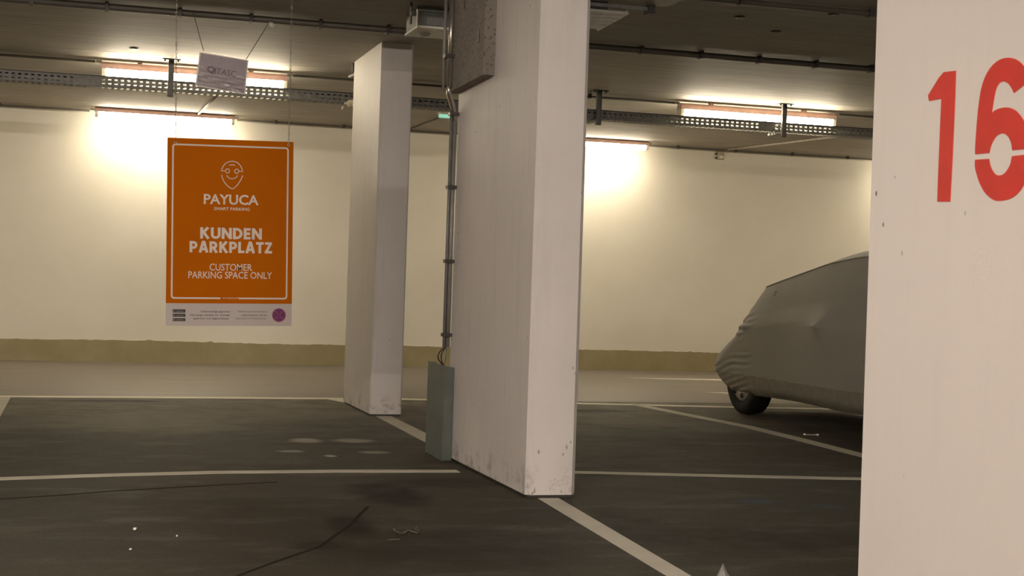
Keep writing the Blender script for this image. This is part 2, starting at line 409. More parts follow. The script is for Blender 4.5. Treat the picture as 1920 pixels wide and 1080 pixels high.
def grow(pts, k):
    """push polygon outwards by k px (soft overspray border)"""
    area = sum(a[0]*b[1]-b[0]*a[1] for a, b in zip(pts, pts[1:]+pts[:1])); s = 1 if area > 0 else -1
    out = []
    for i, p in enumerate(pts):
        a, b = Vector(pts[i-1]), Vector(pts[(i+1) % len(pts)]); d = (b-a).normalized()
        out.append((p[0]+d.y*k*s, p[1]-d.x*k*s))
    return out
def smooth(pts):
    n = len(pts); V2 = [Vector(p) for p in pts]; ok = []
    for i in range(n):
        a, b = V2[i]-V2[i-1], V2[(i+1) % n]-V2[i]; ok.append(a.angle(b) < .65)
    out = []
    for i in range(n):
        j = (i+1) % n; out.append(tuple(V2[i]))
        if ok[i] or ok[j]:
            t0 = (V2[j]-V2[i-1])/2 if ok[i] else (V2[j]-V2[i]); t1 = (V2[(j+1) % n]-V2[i])/2 if ok[j] else (V2[j]-V2[i])
            if (V2[j]-V2[i]).length > 90: continue
            for h_ in (.33, .67):
                a_, b_, c_, d_ = 2*h_**3-3*h_*h_+1, h_**3-2*h_*h_+h_, -2*h_**3+3*h_*h_, h_**3-h_*h_
                out.append(tuple(V2[i]*a_+t0*b_+V2[j]*c_+t1*d_))
    return out
SIXA, SIXB = smooth(SIXA), smooth(SIXB)
for nm, shp in (('painted_digit_one', [ONE]), ('painted_digit_six', [SIXA, SIXB])):
    mb = MB()
    for s_ in shp: mb.slab([onX(*p, 2.1526) for p in zpx(s_)], (-.0012, 0, 0))
    d = local(pR, mb.build(nm, MT['red'], pR)); d['label'] = 'red stencilled digit'
    mb = MB()
    for s_ in shp: mb.slab([onX(*p, 2.1529) for p in zpx(grow(s_, 4.0))], (-.0004, 0, 0))
    local(pR, mb.build('overspray', MT['red_soft'], pR)).location = (0, 0, 0)

# ---------------------------------------------------------------- luminaires
def lamp(x0, x1, y, mat, label, group, top=.028, k=1.45):
    L = x1-x0; t = thing('tube_lamp', ((x0+x1)/2, y, H), label, 'lamp', group)
    def put(mb, n, m, sm=False): return local(t, mb.build(n, m, t, sm))
    sc_ = lambda L_: [(a_, -top-(-b_-.004)*k) for a_, b_ in L_]
    prof = sc_([(-.055, -.045), (-.055, -.020), (-.035, -.004), (.035, -.004), (.055, -.020), (.055, -.045)])
    mb = MB(); mb.slab([(x0, y+a, H+b) for a, b in prof], (L, 0, 0)); put(mb, 'housing', MT['lamp_body'])
    pr = sc_([(-.052, -.045), (-.050, -.072), (-.036, -.094), (.036, -.094), (.050, -.072), (.052, -.045)])
    mb = MB(); mb.slab([(x0+.035, y+a, H+b) for a, b in pr], (L-.07, 0, 0)); put(mb, 'diffuser', mat)
    for a, b in ((x0+.002, .033), (x1-.035, .033)):
        mb = MB(); mb.slab([(a, y+c*.96, H+d) for c, d in pr], (b, 0, 0)); put(mb, 'end_cap', MT['lamp_end'])
    for a, s in ((x0, -1), (x1, 1)):
        mb = MB(); mb.tube([(a, y, H-.028), (a+s*.05, y, H-.026)], .013, 8); put(mb, 'cable_gland', MT['conduit_light'])
    for a in (x0+L*.2, x1-L*.2): local(t, MB().box(a-.02, a+.02, y-.02, y+.02, H-top-.002, H-.0005).build('mount', MT['lamp_body'], t))
    return t
G = 'lit tube lamps on the ceiling'
lamp(.17, 1.76, 13.27, MT['lamp_back'], 'lit tube lamp above the cable tray, left of the pillars, partly behind the small notice', G)
lamp(5.53, 7.19, 13.27, MT['lamp_back'], 'lit tube lamp above the cable tray, right of the centre pillar', G)
lamp(.165, 1.70, 17.22, MT['lamp_wall'], 'lit tube lamp at the far wall above the orange sign', G, .006, 1.15)
lamp(5.25, 6.77, 17.22, MT['lamp_wall'], 'lit tube lamp at the far wall, its left end hidden by the centre pillar', G, .006, 1.15)
# the same rows go on outside the picture and behind the camera
for (x, y), lb in zip(((-4.9, 13.27), (10.6, 13.27), (-4.9, 17.22), (10.4, 17.22)), ('tray lamp beyond the left edge of the picture', 'tray lamp hidden beyond the near pillar', 'wall lamp beyond the left edge of the picture', 'wall lamp hidden beyond the near pillar')):
    lamp(x, x+1.6, y, MT['lamp_back'] if y < 15 else MT['lamp_wall'], 'lit '+lb, G)
for x, y in ((-2.1, 2.1), (.4, -2.2), (-6.2, 2.1), (4.4, -2.2)):
    lamp(x, x+1.6, y, MT['lamp_near'], {-2.1: 'lit tube lamp above and left of the camera, outside the picture', .4: 'lit tube lamp straight behind the camera', -6.2: 'lit tube lamp far to the left of the camera', 4.4: 'lit tube lamp behind the camera at the right'}[x], G)

# ---------------------------------------------------------------- conduit runs on the ceiling
def run(y, xa, xb, r, label, zoff=0, clips=None, cr=.016, mat='conduit', drop=.004):
    z = H-r-drop-.002
    t = thing('cable_conduit', ((xa+xb)/2, y, z), label, 'conduit')
    local(t, MB().tube([(xa, y, z), (xb, y, z)], r, 10).build('pipe', MT[mat], t, True))
    for cx in clips or []:
        mb = MB().box(cx-.012, cx+.012, y-r-.012, y+r+.012, z-r-.004, H-.001); local(t, mb.build('pipe_clip', MT['dark_metal'], t))
    return t
c1 = [onZ(px, 40, H-.03).x for px in ()]
clipx = []
x = -.9
while x < 6.6: clipx.append(x); x += .49
run(10.46, -4, 9, .024, 'thick dark conduit with clips crossing the ceiling before the tray', clips=[(-.33+.485*i) for i in range(-4, 18)])
run(8.44, -4, 9, .018, 'dark conduit nearest the camera, seen at the top right', clips=[.3+.9*i for i in range(-3, 8)])
for xa, xb, lb in ((-2.9, .115, 'thin conduit feeding the left end of the tray lamp'), (1.815, 5.475, 'thin conduit between the two lamps above the tray'), (7.245, 10.4, 'thin conduit running right from the right tray lamp')):
    run(13.27, xa, xb, .011, lb, clips=[xa+.6+1.1*i for i in range(int((xb-xa)/1.1)) if xa+.6+1.1*i < xb-.1], drop=.015)
for xa, xb, lb in ((-2.9, .11, 'thin conduit left of the wall lamp above the sign'), (1.755, 5.19, 'thin conduit along the wall head behind the pillars'), (6.825, 10.2, 'thin conduit along the wall head at the right')):
    run(17.45, xa, xb, .011, lb, clips=[xa+.45+.8*i for i in range(int((xb-xa)/.8)) if xa+.45+.8*i < xb-.1], drop=.012)
def diag(a, b, lb, mat, r=.012):
    t = thing('cable_conduit', ((a[0]+b[0])/2, (a[1]+b[1])/2, H-r), lb, 'conduit')
    local(t, MB().tube([(a[0], a[1], H-r-.003), (b[0], b[1], H-r-.003)], r, 8).build('pipe', MT[mat], t, True))
diag((1.335, 15.0), (1.29, 17.15), 'short dark conduit on the ceiling below the small notice', 'conduit')
diag((8.35, 15.0), (7.95, 17.42), 'pale conduit slanting over the ceiling at the right', 'conduit_light')
diag((3.83, 15.6), (3.79, 17.42), 'thin conduit slanting behind the green emergency light', 'conduit', .008)

# ---------------------------------------------------------------- perforated cable tray
ty0, ty1, tz0, tz1 = 13.09, 13.28, 2.608, 2.692
tx0, tx1 = -4.0, 9.2
tray = thing('cable_tray', (3.5, 13.24, tz0), 'long perforated steel cable tray hung under the ceiling on posts', 'cable tray')
pitch = .052
def perf(fn, rows, skip=()):
    """strip pierced by holes: fn(u, v) gives the point, v in 0..1 over the width; rows = (v0, v1) hole bands"""
    mb = MB(); bm = mb.bm; vs = [0.0]
    for a, b in rows: vs += [a, b]
    vs.append(1.0); nc = int((tx1-tx0)/pitch)
    cache = {}
    def V(u, v):
        k = (round(u, 5), round(v, 5))
        if k not in cache: cache[k] = bm.verts.new(fn(u, v))
        return cache[k]
    for i in range(nc):
        a = tx0+i*pitch; xs = (a, a+pitch*.25, a+pitch*.75, a+pitch)
        solid = any(s0 < a < s1 for s0, s1 in skip)
        for j in range(len(vs)-1):
            for k in range(3):
                if k == 1 and j % 2 == 1 and not solid: continue
                bm.faces.new((V(xs[k], vs[j]), V(xs[k+1], vs[j]), V(xs[k+1], vs[j+1]), V(xs[k], vs[j+1])))
    return mb
hr = [(.22, .38), (.60, .76)]
sk = ((-.05, .12), (6.28, 6.42), (3.2, 3.4))
for yy in (ty0, ty1):
    r = local(tray, perf(lambda u, v, yy=yy: (u, yy, tz0+(tz1-tz0)*v), hr, sk).build('side_rail', MT['galv'], tray))
    local(tray, MB().box(tx0, tx1, yy-.006, yy+.006, tz1-.004, tz1+.004).build('rail_lip', MT['dark_metal'], tray))
local(tray, perf(lambda u, v: (u, ty0+(ty1-ty0)*v, tz0), [(.10, .22), (.39, .51), (.68, .80)]).build('tray_bottom', MT['galv'], tray))
for k, r in enumerate((.007, .009)):
    yy = ty0+.03+.045*k
    local(tray, MB().tube([(tx0, yy, tz0+r+.003), (3, yy+.02, tz0+r+.003), (tx1, yy, tz0+r+.003)], r, 8).build('cable', MT['dark_metal'], tray, True))
# hangers (posts standing in front of the tray)
hx = [.739, 4.62, 6.515, -1.6, 8.6]
hl = ['steel hanger post left of the small notice', 'steel hanger post just right of the centre pillar', 'steel hanger post before the right tray lamp',
      'steel hanger post outside the picture on the left', 'steel hanger post hidden on the right']
for x, lb in zip(hx, hl):
    t = thing('tray_hanger', (x, 13.04, H), lb, 'hanger', 'hanger posts of the cable tray')
    mb = MB().box(x-.024, x+.024, 13.022, 13.028, 2.545, H-.006); mb.box(x-.024, x-.019, 13.0, 13.028, 2.545, H-.006); mb.box(x+.019, x+.024, 13.0, 13.028, 2.545, H-.006)
    local(t, mb.build('post', MT['galv'], t))
    local(t, MB().box(x-.075, x+.075, 12.96, 13.08, H-.008, H).build('top_plate', MT['dark_metal'], t))
    local(t, MB().box(x-.018, x+.018, 13.028, 13.32, tz0-.026, tz0-.004).build('arm', MT['galv'], t))
    for s in (-1, 1): local(t, MB().tube([(x+s*.055, 12.985, H-.008), (x+s*.055, 12.985, H-.022)], .009, 6).build('bolt', MT['dark_metal'], t))
# cable loops hanging under the tray
def loop(px, R, lb):
    q = onY(px, 236, 13.15); t = thing('cable_loop', (q.x, 13.15, tz0), lb, 'cable')
    local(t, MB().ring((q.x, 13.15, tz0+.004), R, .006, (1, 0, 0), (0, 0, -.62), 16, 6, 0, math.pi).build('loop', MT['conduit_light'], t, True))
loop(1273, .052, 'pale cable loop sagging under the tray, left of the right hanger')
loop(1448, .018, 'tiny pale cable end under the tray beside the right hanger')

# ---------------------------------------------------------------- small ceiling items
def spot(px, py, k):
    q = onZ(px, py, H); t = thing('ceiling_plug', (q.x, q.y, H), k, 'plug', 'dark plugs in the ceiling')
    local(t, MB().tube([(q.x, q.y, H-.001), (q.x, q.y, H-.010)], [.040, .028], 12).build('plug_cap', MT['dark_metal'], t))
spot(1387, 31, 'dark round ceiling plug, leftmost of the three at the top right')
spot(1455, 58, 'dark round ceiling plug, lowest of the three at the top right')
spot(1563, 26, 'dark round ceiling plug, rightmost of the three at the top right')
spot(251, 90, 'tiny dark ceiling plug above the left tray lamp')

# exit / emergency light
q = onY(832, 217, 15.4)
t = thing('emergency_light', (3.80, 15.4, q.z), 'slim ceiling emergency light glowing green behind the centre pillar pipe', 'emergency light')
local(t, MB().box(3.66, 3.84, 15.36, 15.44, q.z+.012, q.z+.034).build('housing', MT['conduit_light'], t))
mb = MB().box(3.67, 3.79, 15.365, 15.435, q.z-.022, q.z+.012); mb.bevel(.006, 1); local(t, mb.build('glow_panel', MT['exit_glow'], t))
for xx in (3.70, 3.80): local(t, MB().tube([(xx, 15.4, q.z+.034), (xx, 15.4, H)], .005, 6).build('hanger_rod', MT['dark_metal'], t))

# wall box at the head of the far wall
q = onY(1350, 281, WY); q2 = onY(1350, 300, WY)
t = thing('junction_box', (q.x, WY, q.z), 'small beige junction box at the top of the far wall', 'junction box')
mb = MB().box(q.x-.05, q.x+.045, WY-.05, WY, q2.z, H-.012); mb.bevel(.006, 1); local(t, mb.build('housing', MT['socket'], t))
local(t, MB().box(q.x-.03, q.x+.03, WY-.054, WY-.05, q2.z+.02, q2.z+.05).build('cover_plate', MT['lamp_end'], t))
for dz in (.02, .075): local(t, MB().tube([(q.x-.05, WY-.025, q2.z+dz), (q.x-.075, WY-.025, q2.z+dz)], .011, 8).build('cable_gland', MT['dark_metal'], t))

# camera-like dome and bracket on the far-left edge of the left pillar
q = onY(652, 200, 12.5)
t = thing('cctv_camera', (2.21, 12.375, q.z), 'small cream camera on a bent arm, left of the slimmer pillar', 'camera')
mb = MB().tube([(2.225, 12.44, q.z+.03), (2.19, 12.44, q.z+.025), (2.165, 12.44, q.z+.008)], [.028, .030, .020], 12); local(t, mb.build('body', MT['cctv'], t, True))
local(t, MB().tube([(2.175, 12.44, q.z+.035), (2.145, 12.44, q.z+.02), (2.128, 12.44, q.z-.012), (2.122, 12.44, q.z-.035)], .007, 8).build('arm', MT['conduit_light'], t, True))
local(t, MB().box(2.205, 2.26, 12.365, 12.44, q.z, q.z+.05).build('mount', MT['cctv'], t))
q = onY(660, 141, 12.5)
t = thing('pipe_stub', (2.21, 12.4, q.z), 'short white pipe end sticking out behind the slimmer pillar near the ceiling', 'pipe')
local(t, MB().tube([(2.26, 12.42, q.z+.02), (2.20, 12.42, q.z-.008), (2.165, 12.42, q.z-.028)], [.012, .012, .010], 8).build('pipe', MT['pouch'], t, True))
local(t, MB().box(2.195, 2.24, 12.41, 12.43, q.z+.015, H).build('hanger_strap', MT['dark_metal'], t))

# grey ceiling duct with white slatted grille (right of the centre pillar)
t = thing('ceiling_duct', (3.0, 8.75, H), 'grey ceiling duct with white slatted grille, right of the centre pillar top', 'duct')
mb = MB().box(2.60, 3.47, 7.75, 8.57, 2.79, H); mb.bevel(.006, 1); local(t, mb.build('duct_body', MT['vent_grey'], t))
local(t, MB().box(2.60, 3.30, 8.57, 8.64, 2.82, H).build('shadow_gap', MT['dark_metal'], t))  # dark block painted in place of the shade in the gap
local(t, MB().box(2.60, 3.37, 8.595, 8.625, 2.765, 2.785).build('front_bar', MT['galv'], t))
local(t, MB().box(3.35, 3.395, 8.58, 8.66, 2.745, 2.80).build('bar_end', MT['dark_metal'], t))
# sloped face of white slats, lower at the far side, tilt invented to catch lamp light
n_sl = 5
for i in range(n_sl):
    u0, u1 = i/n_sl, (i+1)/n_sl-.055
    ya, yb = 8.66+.17*u0, 8.66+.17*u1; za, zb = 2.742-.082*u0, 2.742-.082*u1
    xr0, xr1 = 3.245-.135*u0, 3.245-.135*u1
    mb = MB(); mb.slab([(2.62, ya, za), (xr0, ya, za), (xr1, yb, zb), (2.62, yb, zb)], (0, .010, .018)); local(t, mb.build('slat', MT['vent_white'], t))
mb = MB(); mb.slab([(3.245, 8.655, 2.742), (3.252, 8.655, 2.748), (3.117, 8.836, 2.660), (3.110, 8.830, 2.654)], (-.012, .010, .018)); local(t, mb.build('grille_frame', MT['vent_white'], t))
mb = MB(); mb.slab([(2.60, 8.68, 2.765), (2.60, 8.86, 2.682), (2.60, 9.1, 2.80), (2.60, 9.1, H), (2.60, 8.68, H)], (.52, 0, 0)); local(t, mb.build('grille_box', MT['vent_grey'], t))

# metal box with a flap (left of the centre pillar)
t = thing('ceiling_box', (2.3, 9.75, H), 'grey metal ceiling box with pale flap, left of the centre pillar top', 'box')
bx0, bx1, by0, by1, bz0, bz1 = 2.125, 2.62, 9.6, 9.97, 2.722, 2.842
local(t, MB().box(bx0, bx1, by0+.03, by1, bz0+.008, H).build('housing', MT['vent_grey'], t))
local(t, MB().box(bx0-.01, bx1, by0-.02, by1, bz0-.006, bz0+.008).build('bottom_tray', MT['vent_white'], t))
local(t, MB().box(bx0, bx1, by0, by0+.03, bz1-.012, bz1+.004).build('top_rail', MT['vent_grey'], t))
local(t, MB().box(bx0+.005, bx1, by0+.012, by0+.03, bz0+.012, bz1-.016).build('front_panel', MT['glass_dark'], t))
local(t, MB().box(bx0+.055, bx1-.3, by0+.004, by0+.012, bz0+.02, bz1-.05).build('inner_panel', MT['galv'], t))
mb = MB(); mb.slab([(bx0-.045, 9.44, bz0-.02), (bx0, 9.60, bz0), (bx0, 9.60, bz1-.012), (bx0-.045, 9.44, bz1-.035)], (.003, -.001, 0)); local(t, mb.build('flap', MT['vent_white'], t))
local(t, MB().tube([(bx0-.045, 9.44, bz0-.02), (bx0-.045, 9.44, bz1-.035), (bx0, 9.60, bz1-.010)], .0035, 6).build('flap_edge', MT['pouch'], t))
local(t, MB().box(bx0-.075, bx0-.063, 9.5, 9.53, bz0, H).build('bracket', MT['dark_metal'], t))
local(t, MB().box(bx0-.075, bx0-.04, 9.46, 9.5, bz0+.05, bz0+.075).build('hinge', MT['dark_metal'], t))
local(t, MB().tube([(bx0+.09, 9.80, bz0-.006), (bx0+.09, 9.80, bz0-.022)], [.045, .03], 14).build('sensor_dome', MT['vent_grey'], t))

# ---------------------------------------------------------------- pipe down the centre pillar
pp = thing('drop_pipe', (2.12, 8.55, .6), 'shiny conduit running down the far left edge of the centre pillar', 'pipe')
def P(mb, n, m, sm=True): return local(pp, mb.build(n, MT[m], pp, sm))
P(MB().tube([(2.072, 8.46, H-.002), (2.072, 8.46, 2.19)], .015, 10), 'upper_pipe', 'chrome')
P(MB().tube([(2.052, 8.53, H-.002), (2.052, 8.53, 2.17)], .010, 8), 'side_cable', 'vent_grey')
P(MB().tube([(2.074, 8.47, 2.20), (2.078, 8.49, 2.15), (2.110, 8.53, 2.09), (2.134, 8.555, 2.05), (2.136, 8.56, 2.0)], .017, 10), 'bent_sleeve', 'steel')
P(MB().tube([(2.136, 8.56, 2.03), (2.136, 8.56, .66)], .014, 10), 'lower_pipe', 'vent_grey')
P(MB().tube([(2.112, 8.55, 2.05), (2.112, 8.55, .66)], .009, 8), 'side_cable', 'galv')
for py in (214, 351, 490, 628):
    z = onY(848, py, 8.55).z; P(MB().box(2.098, 2.154, 8.525, 8.578, z-.010, z+.010), 'pipe_clip', 'dark_metal', False)
z = onX(840, 108, 2.07).z; P(MB().box(2.034, 2.090, 8.43, 8.49, z-.010, z+.010), 'pipe_clip', 'dark_metal', False)
for bow, r, m in ((.042, .004, 'dark_metal'), (.022, .004, 'dark_metal'), (-.008, .004, 'galv')):
    pts = [(2.128-bow*math.sin(math.pi*k/8)-.002*k/8, 8.56+.035*k/8, .665-.12*k/8) for k in range(9)]
    P(MB().tube(pts, r, 6), 'cable', m)
# grey-green guard at the foot
t = thing('cable_guard', (2.12, 8.64, 0), 'grey green sheet metal guard standing at the foot of the centre pillar', 'guard')
mb = MB(); mb.slab([(2.088, 8.43, 0), (2.100, 8.89, 0), (2.100, 8.89, .556), (2.100, 8.42, .553)], (.003, 0, 0)); local(t, mb.build('front_sheet', MT['green_metal'], t))
mb = MB().box(2.103, 2.150, 8.875, 8.89, 0, .553); local(t, mb.build('back_sheet', MT['green_metal'], t))
mb = MB(); mb.slab([(2.090, 8.43, 0), (2.152, 8.44, 0), (2.152, 8.44, .545), (2.102, 8.425, .553)], (0, .003, 0)); local(t, mb.build('side_sheet', MT['green_metal'], t))
local(t, MB().box(2.104, 2.15, 8.45, 8.88, .30, .52).build('dark_inside', MT['dark_metal'], t))  # dark fill standing in for the shade inside the hollow guard

# ---------------------------------------------------------------- orange hanging sign
SY = 9.70
TL, TR, BL, BR = (onY(315, 258.5, SY), onY(550.5, 265.5, SY), onY(309.5, 610, SY), onY(546.5, 612, SY))
SW = ((TR-TL).length+(BR-BL).length)/2; SH = ((TL-BL).length+(TR-BR).length)/2
su = ((TR-TL)+(BR-BL)).normalized(); sv = ((TL-BL)+(TR-BR)); sv = (sv-su*sv.dot(su)).normalized(); sn = su.cross(sv)   # sn points to the camera
SC0 = (TL+TR+BL+BR)/4
sign = thing('hanging_sign', SC0, 'large orange customer parking sign hanging on two chains', 'sign')
SM = Matrix(((su.x, sv.x, sn.x), (su.y, sv.y, sn.y), (su.z, sv.z, sn.z))).to_4x4()
sign.rotation_euler = SM.to_euler()
def sp(px, py):
    """zoomed sign crop pixel -> local (u, v) on the sign"""
    tt = (py-25)/1020; xl = 72-14*tt; s = (px-xl)/690; yt = 25+20*s; yb = 1050+5*s
    return ((s-.5)*SW, (.5-(py-yt)/(yb-yt))*SH)
def flat(polys, name, mat, z=.0030, th=.0006, lab=None, parent=None):
    mb = MB()
    if len(polys) > 3:                     # many overlapping strokes: single printed faces, each a hair above the last
        for i_, p in enumerate(polys): mb.bm.faces.new([mb.bm.verts.new((a, b, z+th+i_*4e-6)) for a, b in p])
        for f_ in mb.bm.faces:
            f_.normal_update()
            if f_.normal.z < 0: f_.normal_flip()
    else:
        for p in polys: mb.slab([(a, b, z) for a, b in p], (0, 0, th))
    o = mb.build(name, mat, parent or sign)
    if lab: o['label'] = lab
    return o
b_y = sp(400, 930)[1]
MB().box(-SW/2, SW/2, -SH/2, SH/2, -.0025, .0015).build('panel', MT['sign_strip'], sign)['label'] = 'pale grey board'
flat([[(-SW/2, b_y), (SW/2, b_y), (SW/2, SH/2), (-SW/2, SH/2)]], 'orange_field', MT['orange'], .0015, .0012, 'orange field')
def stroke(pts, wd, closed=False):
    """ribbon of quads along a polyline"""
    out = []; n = len(pts); L, R_ = [], []
    for i in range(n):
        a = Vector(pts[(i-1) % n] if closed else pts[max(i-1, 0)]); b = Vector(pts[(i+1) % n] if closed else pts[min(i+1, n-1)])
        d = (b-a).normalized(); nn = Vector((-d.y, d.x))*wd/2; L.append(tuple(Vector(pts[i])+nn)); R_.append(tuple(Vector(pts[i])-nn))
    for i in range(n if closed else n-1):
        j = (i+1) % n; out.append([L[i], L[j], R_[j], R_[i]])
    return out
# border with rounded corners and a gap at the bottom
cx0, cy1 = sp(102, 62); cx1, cy0 = sp(726, 905); cx1 = -cx0
rad = .016; path = []
gap = .058
def arc(cx, cy, a0, a1): return [(cx+rad*math.cos(math.radians(a0+(a1-a0)*k/5)), cy+rad*math.sin(math.radians(a0+(a1-a0)*k/5))) for k in range(6)]
path = [(gap, cy0)]+arc(cx1-rad, cy0+rad, -90, 0)+arc(cx1-rad, cy1-rad, 0, 90)+arc(cx0+rad, cy1-rad, 90, 180)+arc(cx0+rad, cy0+rad, 180, 270)+[(-gap, cy0)]
flat(stroke(path, .0105), 'border_line', MT['sign_white'])
def text(s, u, v, hgt, mat, name, parent=None, width=None, bold=0.0, z=.003, align='CENTER', sx=1.0):
    cu = bpy.data.curves.new(name, 'FONT'); cu.body = s; cu.size = 1; cu.align_x = align; cu.align_y = 'CENTER'
    cu.offset = bold; cu.fill_mode = 'FRONT'; cu.resolution_u = 3; cu.extrude = 0
    to = bpy.data.objects.new(name, cu); COL.objects.link(to); bpy.context.view_layer.update()
    me = bpy.data.meshes.new_from_object(to.evaluated_get(bpy.context.evaluated_depsgraph_get()))
    bpy.data.objects.remove(to); bpy.data.curves.remove(cu)
    xs = [q.co.x for q in me.vertices]; ys = [q.co.y for q in me.vertices]
    ky = hgt/(max(ys)-min(ys)); kx = (width/(max(xs)-min(xs))) if width else ky*sx
    ox = (max(xs)+min(xs))/2 if align == 'CENTER' else max(xs); oy = (max(ys)+min(ys))/2
    for q in me.vertices: q.co = ((q.co.x-ox)*kx+u, (q.co.y-oy)*ky+v, z)
    me.materials.append(mat); me.name = name
    o = bpy.data.objects.new(name, me); COL.objects.link(o); o.parent = parent or sign
    return o
def tx(s, xa, xb, yc, px_h, bold, mat='sign_white', name='lettering'):
    a, b = sp(xa, yc), sp(xb, yc); sc = SH/1022
    o = text(s, (a[0]+b[0])/2, (a[1]+b[1])/2, px_h*sc, MT[mat], name, width=b[0]-a[0], bold=bold, z=.0034); return o
tx('PAYUCA', 266, 566, 362, 56, .022, name='name_lettering')
tx('SMART PARKING', 322, 517, 413, 17, .018, name='tagline_lettering')

def cv(cx, cy, rx, ry, a0, a1, n=8): return [(cx+rx*math.cos(math.radians(a0+(a1-a0)*k/n)), cy+ry*math.sin(math.radians(a0+(a1-a0)*k/n))) for k in range(n+1)]
TH = .225; q_ = TH/2
GL = {  # bold sans letters as strokes: (width, [centre lines]) on a height of 1
 'K': (.74, [[(q_, 0), (q_, 1)], [(.61, 1.0), (.20, .50)], [(.24, .62), (.64, 0.0)]]),
 'U': (.76, [[(q_, 1), (q_, .34)]+cv(.38, .34, .38-q_, .34-q_+.0, 180, 360)+[(.76-q_, 1)]]),
 'N': (.80, [[(q_, 0), (q_, 1)], [(.80-q_, 0), (.80-q_, 1)], [(q_+.02, .93), (.78-q_, .07)]]),
 'D': (.76, [[(q_, 0), (q_, 1)], [(q_, 1-q_), (.28, 1-q_)]+cv(.28, .5, .48-q_, .5-q_, 90, -90)+[(q_, q_)]]),
 'E': (.56, [[(q_, 0), (q_, 1)], [(q_, 1-q_), (.54, 1-q_)], [(q_, .5), (.51, .5)], [(q_, q_), (.54, q_)]]),
 'P': (.66, [[(q_, 0), (q_, 1)], [(q_, 1-q_), (.34, 1-q_)]+cv(.34, .655, .31-q_, .345-q_, 90, -90)+[(q_, .31+q_)]]),
 'A': (.80, [[(.11, 0), (.37, .98)], [(.69, 0), (.43, .98)], [(.20, .30), (.60, .30)], [(.29, .93), (.51, .93)]]),
 'R': (.72, [[(q_, 0), (q_, 1)], [(q_, 1-q_), (.34, 1-q_)]+cv(.34, .665, .31-q_, .335-q_, 90, -90)+[(q_, .33+q_)], [(.34, .42), (.61, 0)]]),
 'L': (.52, [[(q_, 0), (q_, 1)], [(q_, q_), (.52, q_)]]),
 'T': (.64, [[(.32, 0), (.32, 1)], [(0, 1-q_), (.64, 1-q_)]]),
 'Z': (.62, [[(.02, 1-q_), (.60, 1-q_)], [(.52, .93), (.10, .07)], [(0, q_), (.62, q_)]])}
def headline(word, xa, xb, yc, px_h):
    a, b = sp(xa, yc), sp(xb, yc); hh = px_h*SH/1022; g_ = .085
    tot = sum(GL[c_][0] for c_ in word)+g_*(len(word)-1); kx = (b[0]-a[0])/tot; x = 0; polys = []
    for c_ in word:
        for ln in GL[c_][1]:
            for p in stroke(ln, TH): polys.append([(a[0]+(x+u)*kx, a[1]+(v-.5)*hh) for u, v in p])
        x += GL[c_][0]+g_
    flat(polys, 'headline_lettering', MT['sign_white'], .0030, .0005)
headline('KUNDEN', 246, 584, 544, 62); headline('PARKPLATZ', 188, 640, 619, 62)
tx('CUSTOMER', 296, 529, 732, 38, .006, name='text_lettering')
tx('PARKING SPACE ONLY', 181, 639, 775, 38, .008, name='text_lettering')
tx('www.payuca.com', 366, 456, 902, 9, .010, name='address_lettering')
# pin-shaped emblem; second crop pixels (9.818x of region 350,290)
def lp(x, y):
    X_, Y_ = 350+x/9.818, 290+y/9.818
    return sp((X_-290)*2.918, (Y_-250)*2.918)
em = []
em += stroke([lp(*p) for p in ((690, 298), (628, 298), (640, 262), (668, 205), (710, 158), (765, 130), (825, 120), (890, 130), (945, 160), (985, 208), (1010, 262), (1022, 312), (955, 300))], .0055)
for cx, cy in ((742, 300), (912, 304)): em += stroke([lp(cx+38*math.cos(k*math.pi/6), cy+40*math.sin(k*math.pi/6)) for k in range(12)], .0050, True)
em += stroke([lp(*p) for p in ((772, 200), (800, 187), (826, 184), (855, 187), (882, 200))], .0052)
em += stroke([lp(*p) for p in ((725, 380), (750, 412), (785, 435), (828, 443), (872, 433), (905, 412), (930, 382))], .0055)
em += stroke([lp(*p) for p in ((632, 372), (648, 430), (680, 500), (730, 565), (790, 612), (828, 628), (865, 610), (925, 555), (975, 480), (1005, 425), (1020, 380))], .0055)
flat(em, 'emblem', MT['sign_white'], lab='pin shaped line emblem')
# lower strip: badges, small print, no stopping roundel. pixels of third crop (7.385x of 300,550)
def bp(x, y):
    X_, Y_ = 300+x/7.385, 550+y/7.385
    return sp((X_-290)*2.918, (Y_-250)*2.918)
for (ya, yb) in ((215, 262), (275, 320), (336, 380)):
    a = bp(168, ya); b = bp(342, yb)
    o = flat([[(a[0], b[1]), (b[0], b[1]), (b[0], a[1]), (a[0], a[1])]], 'app_badge', MT['black_print'], .0016, .0008)
    mx = bp(190, (ya+yb)/2); m2 = bp(330, (ya+yb)/2)
    flat([[(mx[0]-.006, mx[1]-.006), (mx[0]+.006, mx[1]), (mx[0]-.006, mx[1]+.006)]] + [[(mx[0]+.014, mx[1]-.0035), (m2[0]-.006, mx[1]-.0025), (m2[0]-.006, mx[1]+.0005), (mx[0]+.014, mx[1]+.0005)]],
         'badge_mark', MT['vent_grey'], .0025, .0004)
sc = SH/1022*2.918/7.385
for s, xr, yc, wpx in (('Unberechtigt geparkte', 955, 250, 405), ('Fahrzeuge werden zur Anzeige', 952, 297, 545), ('gebracht und abgeschleppt.', 948, 345, 495)):
    a = bp(xr-wpx, yc); b = bp(xr, yc)
    text(s, (a[0]+b[0])/2, a[1], 30*sc, MT['black_print'], 'small_print', width=b[0]-a[0], bold=.014, z=.0022)
